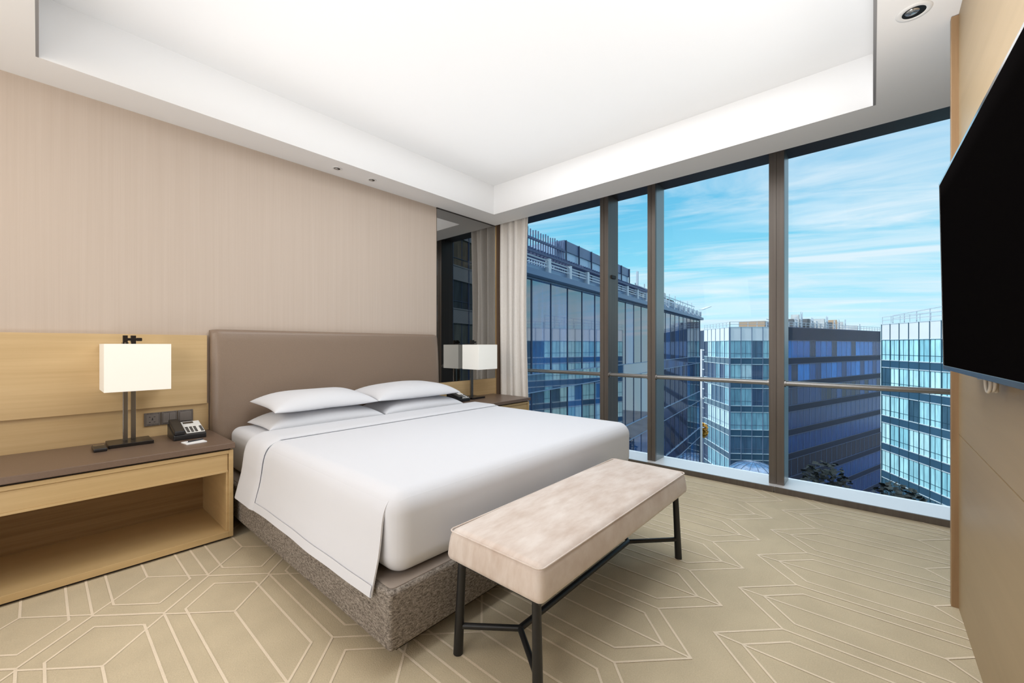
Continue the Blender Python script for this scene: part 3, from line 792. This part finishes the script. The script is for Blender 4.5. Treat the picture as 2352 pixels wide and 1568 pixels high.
def frame2d(P0, P1):
    p = Vector((P0[0], P0[1], 0)); d = Vector((P1[0]-P0[0], P1[1]-P0[1], 0)); L = d.length; d.normalize()
    n = Vector((d.y, -d.x, 0))                   # outward: to the right of travel
    return p, d, n, L
_pane = {}
def pane_mesh(w, h, mat):
    k = (round(w,3), round(h,3), mat.name)
    if k not in _pane:
        m = bpy.data.meshes.new('window'); fw = .05
        m.from_pydata([(-w/2,0,0),(w/2,0,0),(w/2,0,h),(-w/2,0,h)], [], [(0,1,2,3)]); m.materials.append(mat)
        _pane[k] = m
    return _pane[k]
def facade(root, P0, P1, rows, bay, gmat, smat, lmat, mmat, top, bottom, npane, parap=None, line_h=.09, slim=True, fin=.12, low=None):
    """rows: list of (z_low, z_high) window rows from the top; between them spandrels. npane: number of rows built as single panes"""
    p, d, n, L = frame2d(P0, P1); nb = max(1, round(L/bay)); w = L/nb; rz = math.atan2(d.y, d.x)
    zlast = top
    sp = []
    for i, (z0, z1) in enumerate(rows):
        sp.append((z1, zlast)); zlast = z0
    sp.append((bottom, zlast))
    for k, (z0, z1) in enumerate(sp):
        if z1-z0 < .02: continue
        b = MB(); a = p+n*.04; c = p+d*L+n*.04
        b.bar((a.x, a.y, (z0+z1)/2), (c.x, c.y, (z0+z1)/2), .08, z1-z0)
        b.cur = 1
        for zz in (z0, z1):
            if zz > bottom: 
                a2 = p+n*.07; c2 = p+d*L+n*.07
                b.bar((a2.x, a2.y, zz), (c2.x, c2.y, zz), .08, line_h)
        b.build('spandrel', [parap if (k == 0 and parap) else smat, lmat], root)
    off = root.location
    for i, (z0, z1) in enumerate(rows):
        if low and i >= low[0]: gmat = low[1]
        if i < npane:
            for j in range(nb):
                q = p+d*(j+.5)*w+n*.03
                o = bpy.data.objects.new('window', pane_mesh(w, z1-z0, gmat)); C.objects.link(o); o.parent = root
                o.location = Vector((q.x, q.y, z0))-off; o.rotation_euler = (0, 0, rz)
        else:
            b = MB(); a = p+n*.03; c = p+d*L+n*.03
            b.add([(a.x,a.y,z0),(c.x,c.y,z0),(c.x,c.y,z1),(a.x,a.y,z1)], [(0,1,2,3)])
            b.build('window_band', gmat, root)
    b = MB()
    for j in range(nb+1):
        q = p+d*j*w+n*(.02+fin/2); b.bar((q.x, q.y, bottom), (q.x, q.y, top), .07, fin, up=n)
        if j < nb and slim:                      # slim opening-light bars
            q = p+d*(j*w+w*.42)+n*.045
            for z0, z1 in rows: b.bar((q.x, q.y, z0), (q.x, q.y, z1), .03, .05, up=n)
    for z0, z1 in (rows if slim else []):
        a = p+n*.045; c = p+d*L+n*.045; zz = z0+(z1-z0)*.27
        b.bar((a.x,a.y,zz), (c.x,c.y,zz), .04, .035)
    b.build('mullion_grid', mmat, root)
def railing(root, pts, z, h, mat, step=1.6):
    b = MB()
    for (x0,y0), (x1,y1) in zip(pts[:-1], pts[1:]):
        L = math.hypot(x1-x0, y1-y0); k = max(1, round(L/step))
        for zz in (z+h, z+h*.55): b.bar((x0,y0,zz), (x1,y1,zz), .06, .06)
        for i in range(k+1):
            t = i/k; b.bar((x0+(x1-x0)*t, y0+(y1-y0)*t, z), (x0+(x1-x0)*t, y0+(y1-y0)*t, z+h), .06, .06)
    b.build('roof_railing', mat, root)

# -- long dark block beside the window
def block_one():
    T = math.tan(math.radians(6.5)); at = lambda x, o=0: (x, 8.0+T*x+o)
    X0, X1 = 7.5, 42.7
    r = empty('office_building', (25, 14, GZ), 'long dark blue glass office block with rooftop slat screen, close outside the window', 'building')
    b = MB(); b.prism([at(X0, .02), at(X1, .02), at(X1+3, 14), at(X0, 14)], GZ, 3.7); b.build('wall', M['blue_wall'], r)
    rows = [(.15, 3.62), (-3.3, -.5), (-6.85, -4.2), (-10.4, -7.75), (-13.9, -11.3), (-17.4, -14.8), (-20.9, -18.3), (-24.4, -21.8)]
    facade(r, at(X0), at(X1), rows, 1.41, M['g_blue'], M['g_blue'], M['block_ledge'], M['dark_line'], 3.85, GZ, 4, line_h=.028, slim=False, fin=.03)
    facade(r, at(X1), (X1+3, 8+T*X1+12), rows, 1.6, M['g_blue'], M['blue_spandrel'], M['blue_line'], M['dark_line'], 3.85, GZ, 0)
    p, d, n, L = frame2d(at(X0), at(X1))
    def P(x, out, z): q = at(x); return (q[0]+n.x*out, q[1]+n.y*out, z)
    b = MB(); b.bar(P(X0,.15,3.78), P(X1,.15,3.78), .5, .22); b.build('cornice', M['blue_line'], r)
    b = MB(); b.bar(P(X0,-.1,4.02), P(X1,-.1,4.02), .2, .3); b.build('gutter', M['pent_glass'], r)
    b = MB()
    for z in (4.18, 4.30, 4.42): b.bar(P(X0,.12,z), P(X1,.12,z), .05, .045)
    x = X0
    while x < X1: b.bar(P(x,.14,3.85), P(x,.14,4.5), .16, .16); x += 1.75
    b.build('roof_railing', M['roof_rail'], r)
    b = MB(); x = X0                             # pergola of sloping louvres
    while x < 27: b.bar(P(x,.25,4.62), P(x+.25,-1.2,4.80), .05, .1); x += .22
    b.bar(P(X0,.2,4.56), P(27,.2,4.56), .08, .08); b.build('louvre_canopy', M['screen_slat'], r)
    b = MB(); x = X0                             # upright slat screen
    while x < 14.95: b.bar(P(x,-.35,4.1), P(x,-.35,5.62+.03*math.sin(x*9)), .04, .035, up=n); x += .19
    for z in (4.5, 5.25): b.bar(P(X0,-.30,z), P(14.95,-.30,z), .06, .09)
    b.build('slat_screen', M['screen_slat'], r)
    b = MB()
    b.prism([P(15.3,-.5,0)[:2], P(23.6,-.5,0)[:2], P(23.6,-4,0)[:2], P(15.3,-4,0)[:2]], 3.8, 5.35); b.cur = 1
    b.prism([P(15.2,-.45,0)[:2], P(23.7,-.45,0)[:2], P(23.7,-4,0)[:2], P(15.2,-4,0)[:2]], 5.35, 5.82); b.cur = 2
    for x in (15.3, 16.6, 18.0, 19.4, 20.8, 22.2, 23.55): b.bar(P(x,-.42,3.8), P(x,-.42,5.82), .05, .06, up=n)
    b.build('penthouse', [M['pent_glass'], M['pent_band'], M['dark_line']], r)
    b = MB(); b.prism([P(14.95,-.8,0)[:2], P(15.3,-.8,0)[:2], P(15.3,-3,0)[:2], P(14.95,-3,0)[:2]], 4, 5.75); b.build('parapet_end', M['pent_glass'], r)
    for x0, x1, z1, mt in ((25, 27, 5.1, 'roof_dark'), (28, 30.5, 4.9, 'roof_box'), (31.2, 33, 5.35, 'roof_box'), (33.6, 35.6, 5.0, 'roof_dark'), (36.5, 39, 4.75, 'roof_box')):
        b = MB(); b.prism([P(x0,-.7,0)[:2], P(x1,-.7,0)[:2], P(x1,-2.4,0)[:2], P(x0,-2.4,0)[:2]], 3.7, z1); b.cur = 1
        for k in range(4): b.bar(P(x0,-.66,3.9+k*(z1-3.9)/4), P(x1,-.66,3.9+k*(z1-3.9)/4), .05, .05)
        b.build('roof_plant', [M[mt], M['roof_rail']], r)
    b = MB()
    for x in [24+i*.9 for i in range(20)]: b.bar(P(x,-.2,3.8), P(x,-.2,4.95+.25*math.sin(x*3)), .05, .05)
    for z in (4.6, 4.9): b.bar(P(24,-.2,z), P(41.5,-.2,z), .05, .05)
    b.bar(P(25.6,-.6,3.8), P(25.6,-.6,6.0), .12, .12); b.bar(P(41.5,.4,4.6), P(42.6,.9,4.95), .5, .06); b.build('roof_frame', M['roof_rail'], r)
block_one()

# -- angled block straight ahead, pale on the lit face, shade put into navy on the other
ROWS = [(-.6, 1.9), (-4.0, -1.5), (-7.4, -4.9), (-10.8, -8.3), (-14.2, -11.7), (-17.6, -15.1), (-21, -18.5), (-24.4, -21.9), (-27.8, -25.3)]
def block_two():
    r = empty('office_building', (85, 15, GZ), 'angled glass office block facing the window, pale on its lit face, shade coloured navy on the other', 'building')
    A, B_, C_, D_ = (73.2, 21.2), (65, 15.4), (69.2, 9.4), (104, -1.0)
    b = MB(); ins = .03
    b.prism([(73.2,21.25), (65.05,15.4), (69.25,9.43), (104,-.96), (112, 20), (85, 32)][::-1], GZ, 3.7); b.build('wall', M['blue_wall'], r)
    facade(r, A, B_, ROWS, 1.55, M['g_pale'], M['teal_spandrel'], M['pale_line'], M['mid_line'], 3.8, GZ, 3, M['parapet_pale'])
    facade(r, B_, C_, ROWS, 1.35, M['g_pale'], M['teal_spandrel'], M['pale_line'], M['mid_line'], 3.8, GZ, 3, M['parapet_pale'])
    facade(r, C_, D_, ROWS, 1.9, M['g_navy'], M['navy_spandrel'], M['navy_line'], M['blue_line'], 3.8, GZ, 3, fin=.03, slim=False, low=(2, M['g_navy_shade']))  # lower rows take the panes darkened for shade
    railing(r, [A, B_, C_, D_], 3.8, .75, M['roof_rail'], 1.3)
    rnd = random.Random(3)
    for (x, y, w, h, mt) in ((71.5,13.6,3.4,1.0,'roof_tan'), (74,9.8,1.8,1.3,'roof_dark'), (76.5,9,1.0,2.1,'roof_box'), (79,8.4,2.0,1.5,'roof_dark'), (81.6,7.6,1.1,1.1,'roof_box'), (84,7,2.2,1.7,'roof_box'), (88.5,6,1.6,1.3,'roof_dark'), (91,5.4,1.4,1.8,'roof_tan'), (94,4.6,1.2,1.6,'roof_box'), (98.5,3.4,2.6,1.0,'roof_box')):
        b = MB(); b.box((x-w/2,y-w/2,3.7), (x+w/2,y+w/2,3.8+h)); b.cur = 1
        for k in range(6):
            xx = x-w/2-.4+(w+.8)*k/5; b.bar((xx, y-w/2-.3, 3.8), (xx, y-w/2-.3, 3.8+h*(.6+.7*rnd.random())), .09, .09)
        for k in range(3): b.bar((x-w/2-.5, y-w/2-.3, 4.1+k*.45), (x+w/2+.5, y-w/2-.3, 4.1+k*.45), .08, .08)
        b.build('roof_plant', [M[mt], M['roof_rail']], r)
block_two()

# -- bright block to the side, running toward the room
def block_three():
    r = empty('office_building', (50, -22, GZ), 'bright cyan glass office block beside the television edge, running toward the room', 'building')
    f = lambda t: (69-.866*t, -.9-.5*t)
    E0, E1, E2 = f(0), f(16.5), f(38)
    dn = Vector((.5, -.866))
    b = MB(); b.prism([(E0[0]+.03,E0[1]-.04), (E2[0]+.03,E2[1]-.04), (E2[0]+14*.5,E2[1]-14*.866), (E0[0]+14*.5,E0[1]-14*.866)], GZ, 3.7); b.build('wall', M['blue_wall'], r)
    return r, f, E0, E1, E2
def block_three_build():
    r, f, E0, E1, E2 = block_three()
    # travel so that the outward side faces the room
    facade(r, E0, E1, ROWS, 1.5, M['g_cyan'], M['teal_spandrel'], M['pale_line'], M['teal_line'], 3.8, GZ, 5, M['parapet_pale'])
    facade(r, E1, E2, ROWS, 1.5, M['g_teal'], M['teal_spandrel'], M['pale_line'], M['mid_line'], 3.8, GZ, 0, M['parapet_pale'])
    railing(r, [E0, E1, E2], 3.8, .9, M['roof_rail'], 1.5)
    b = MB()
    for k in range(9):
        t0 = f(k*1.9+.5); b.bar((t0[0]+.4, t0[1]-.7, 3.7), (t0[0]+.4, t0[1]-.7, 4.9+.12*k), .08, .08)
    a, c = f(.5), f(15.5)
    b.bar((a[0]+.4,a[1]-.7,4.85), (c[0]+.4,c[1]-.7,5.8), .08, .08); b.bar((a[0]+.4,a[1]-.7,4.5), (c[0]+.4,c[1]-.7,5.2), .06, .06)
    b.build('roof_frame', M['roof_rail'], r)
block_three_build()

def block_four():  # added block, there for the tinted mirror to reflect
    r = empty('office_building', (22, -21, GZ), 'dark building with stacked slab bands, seen only mirrored in the tinted mirror', 'building')
    b = MB(); b.prism([(12, -15.05), (28, -19.45), (25, -32), (8, -28)][::-1], GZ, 22); b.build('wall', M['roof_dark'], r)
    rows = [(z-2.3, z) for z in (20, 16.6, 13.2, 9.8, 6.4, 3.0, -.4, -3.8, -7.2)]
    facade(r, (28, -19.4), (12, -15), rows, 2.4, M['g_dark'], M['roof_dark'], M['roof_dark'], M['dark_line'], 22, GZ, 0)
block_four()

# -- slender far things seen through the gap between the blocks
def far():
    r = empty('steel_mast', (52, 15.45, GZ), 'slim white steel mast with short crossbars in the gap between the buildings', 'mast')
    b = MB(); b.box((51.9, 15.34, GZ), (52.1, 15.56, .75)); b.build('post', M['white_steel'], r)
    for k in range(9): box('crossbar', (51.95, 15.1, .6-k*1.15), (52.05, 15.8, .70-k*1.15), M['white_steel'], r)
    t = empty('office_tower', (125, 37, GZ), 'distant small grey tower block seen in the gap between the buildings', 'building')
    b = MB(); b.box((122, 35.0, GZ), (130, 38.4, 5.0)); b.build('wall', M['tower'], t)
    for k in range(4): box('window_band', (121.95, 35.3, 4.2-k*3), (122.02, 38, 4.6-k*3), M['roof_dark'], t)
    d = empty('glass_dome', (58.5, 11.2, -15.9), 'pale glass dome low between the blocks, just above the window sill', 'dome')
    b = MB(); b.lathe([(3.4*math.cos(a), 2.6*math.sin(a)) for a in [i/12*PI/2 for i in range(12)]]+[(.01, 2.6)], (58.5, 11.2, -15.9), 28); b.build('glazed_shell', M['dome'], d, smooth=True)
    b = MB(); b.lathe([(3.6, -14.09), (3.6, 0), (3.3, .05)], (58.5, 11.2, -15.9), 28); b.build('drum', M['blue_wall'], d)
    b = MB()
    for j in range(14):
        an = 2*PI*j/14
        b.tube([(58.5+3.43*math.cos(a)*math.cos(an), 11.2+3.43*math.cos(a)*math.sin(an), -15.9+2.63*math.sin(a)) for a in [i/8*PI/2 for i in range(9)]], .03, 6)
    b.build('rib', M['mid_line'], d)
far()
def tree(x, y, h, cr, mat, label, group=None, seed=0):
    rnd = random.Random(seed)
    r = empty('street_tree', (x, y, GZ), label, 'tree', group)
    b = MB(); b.tube([(x,y,GZ), (x+.1,y,GZ+h*.5), (x,y+.05,GZ+h-cr)], [.22,.16,.08], 8)
    for k in range(6):
        an = rnd.uniform(0, 6.28); b.tube([(x,y,GZ+h-cr*(2.6-.2*k)), (x+cr*.7*math.cos(an), y+cr*.7*math.sin(an), GZ+h-cr*(1.6-.2*k))], [.08,.03], 6)
    b.build('trunk', M['trunk'], r)
    b = MB()
    for k in range(700):
        while True:
            p = Vector((rnd.uniform(-1,1), rnd.uniform(-1,1), rnd.uniform(-1,1)))
            if p.length < 1: break
        c = Vector((x,y,GZ+h-cr*1.3))+Vector((p.x*cr, p.y*cr, p.z*cr*1.3))
        q = Matrix.Rotation(rnd.uniform(0,6.28), 3, 'Z') @ Matrix.Rotation(rnd.uniform(-1,1), 3, 'X'); s = rnd.uniform(.2,.42)*min(1, cr/2+.15)
        b.add([c+q@Vector(v)*s for v in ((-.6,-.5,0),(.6,-.5,.1),(.7,.5,0),(-.5,.6,.1))], [(0,1,2,3)])
    b.build('crown', mat, r)
tree(55.0, 16.25, 21.5, .75, M['leaf_y'], 'tall tree with golden autumn leaves in the gap between the buildings', seed=1)
tree(50, 3.4, 20, 2.3, M['leaf_g'], 'dark round-crowned tree at the foot of the navy facade, nearer the window post', seed=2)
tree(50, -1.6, 19, 2.2, M['leaf_g'], 'dark round-crowned tree at the foot of the navy facade, nearer the bright block', seed=3)

# ------------------------------------------------------------------ sky
def sky():
    w = bpy.data.worlds.new('sky'); SC.world = w; w.use_nodes = True; nt = w.node_tree; nt.nodes.clear()
    L = nt.links.new; N = nt.nodes.new
    out = N('ShaderNodeOutputWorld'); bg = N('ShaderNodeBackground'); L(bg.outputs[0], out.inputs[0])
    tc = N('ShaderNodeTexCoord'); sp = N('ShaderNodeSeparateXYZ'); L(tc.outputs['Generated'], sp.inputs[0])
    r = N('ShaderNodeValToRGB'); L(sp.outputs['Z'], r.inputs['Fac'])
    e = r.color_ramp.elements
    e[0].position = 0; e[0].color = sr(196, 230, 243); e[1].position = 1; e[1].color = (3.0, 3.2, 3.4, 1)
    for p, c in ((.06, sr(186, 230, 245)), (.15, sr(140, 216, 240)), (.28, sr(108, 192, 228)), (.42, sr(92, 176, 222))):
        q = e.new(p); q.color = c
    q = e.new(.55); q.color = (.35, .6, .85, 1); q = e.new(.72); q.color = (2.2, 2.5, 2.8, 1)
    # wispy cloud on a high sheet: project the direction onto a plane overhead
    dv = N('ShaderNodeMath'); dv.operation = 'MAXIMUM'; dv.inputs[1].default_value = .02; L(sp.outputs['Z'], dv.inputs[0])
    ad = N('ShaderNodeMath'); ad.operation = 'ADD'; ad.inputs[1].default_value = .12; L(dv.outputs[0], ad.inputs[0])
    dx = N('ShaderNodeMath'); dx.operation = 'DIVIDE'; L(sp.outputs['X'], dx.inputs[0]); L(ad.outputs[0], dx.inputs[1])
    dy = N('ShaderNodeMath'); dy.operation = 'DIVIDE'; L(sp.outputs['Y'], dy.inputs[0]); L(ad.outputs[0], dy.inputs[1])
    cb = N('ShaderNodeCombineXYZ'); L(dx.outputs[0], cb.inputs[0]); L(dy.outputs[0], cb.inputs[1])
    m0 = N('ShaderNodeMapping'); m0.inputs['Rotation'].default_value = (0, 0, math.radians(-15)); L(cb.outputs[0], m0.inputs['Vector'])
    mp = N('ShaderNodeMapping'); mp.inputs['Scale'].default_value = (2.1, .55, 1); mp.inputs['Location'].default_value = (3.1, 1.7, 0); L(m0.outputs[0], mp.inputs['Vector'])
    n = N('ShaderNodeTexNoise'); n.inputs['Scale'].default_value = 1.25; n.inputs['Detail'].default_value = 9; n.inputs['Roughness'].default_value = .6; n.inputs['Distortion'].default_value = .7
    L(mp.outputs[0], n.inputs['Vector'])
    cr = N('ShaderNodeValToRGB'); cr.color_ramp.elements[0].position = .40; cr.color_ramp.elements[1].position = .68
    cr.color_ramp.elements[1].color = (.85, .85, .85, 1); L(n.outputs['Fac'], cr.inputs['Fac'])
    mx = N('ShaderNodeMix'); mx.data_type = 'RGBA'; L(cr.outputs['Color'], mx.inputs[0]); L(r.outputs['Color'], mx.inputs[6]); mx.inputs[7].default_value = sr(226, 236, 244)
    L(mx.outputs[2], bg.inputs['Color']); bg.inputs['Strength'].default_value = 1.15
sky()

# ------------------------------------------------------------------ added fill lamps without fittings, and the sun
def area(name, loc, direction, sx, sy, power, col=(1,1,1)):
    l = bpy.data.lights.new(name, 'AREA'); l.shape = 'RECTANGLE'; l.size = sx; l.size_y = sy; l.energy = power; l.color = col
    o = bpy.data.objects.new(name, l); C.objects.link(o); o.location = loc
    o.rotation_euler = Vector(direction).to_track_quat('-Z', 'Y').to_euler()
    return o
area('tray_up_fill', (1.73, 1.65, ZS+.02), (0, 0, 1), 3.1, 2.9, 15.5, (.95, .98, 1))  # added unseen fill that brightens the raised ceiling
area('tray_down_fill', (1.95, 1.42, ZT-.015), (0, 0, -1), 2.3, 2.3, 40, (.93, .97, 1))  # unseen soft top fill, no ceiling fitting there
area('room_fill', (-1.3, 2.4, 2.2), (1, .05, -.35), .9, .8, 16, (1, .94, .84))  # unseen warm fill from the camera's left, no fitting there
area('room_fill', (-1.1, .6, 1.5), (1, .25, .2), 1.4, 1.0, 18, (.97, .985, 1))  # second unseen fill, behind the camera
area('soffit_fill', (1.7, .02, 1.80), (0, -.25, 1), 2.0, .25, 9, (.97, .985, 1))  # floating fill added to lift the dropped ceiling by the television
area('floor_bounce_fill', (-.9, 1.7, .35), (.45, .05, 1), 1.0, 1.6, 16, (.97, .985, 1))  # added lamp imitating light bounced off the floor
sun = bpy.data.lights.new('sun', 'SUN'); sun.energy = 3.6; sun.angle = .02; sun.color = (1, .96, .9)
so_ = bpy.data.objects.new('sun', sun); C.objects.link(so_); so_.rotation_euler = Vector((.55, -.62, -.75)).to_track_quat('-Z', 'Y').to_euler()

# ------------------------------------------------------------------ camera
cam = bpy.data.cameras.new('camera'); co = bpy.data.objects.new('camera', cam); C.objects.link(co)
cam.sensor_width = 36; cam.sensor_fit = 'HORIZONTAL'; cam.lens = 949/2352*36; cam.shift_y = 9/2352; cam.clip_start = .02; cam.clip_end = 500
co.location = (0, 0, 1.2); co.rotation_euler = (PI/2, 0, math.atan(829/949)-PI/2)
SC.camera = co
SC.view_settings.view_transform = 'Standard'; SC.view_settings.look = 'None'; SC.view_settings.exposure = 0; SC.view_settings.gamma = 1
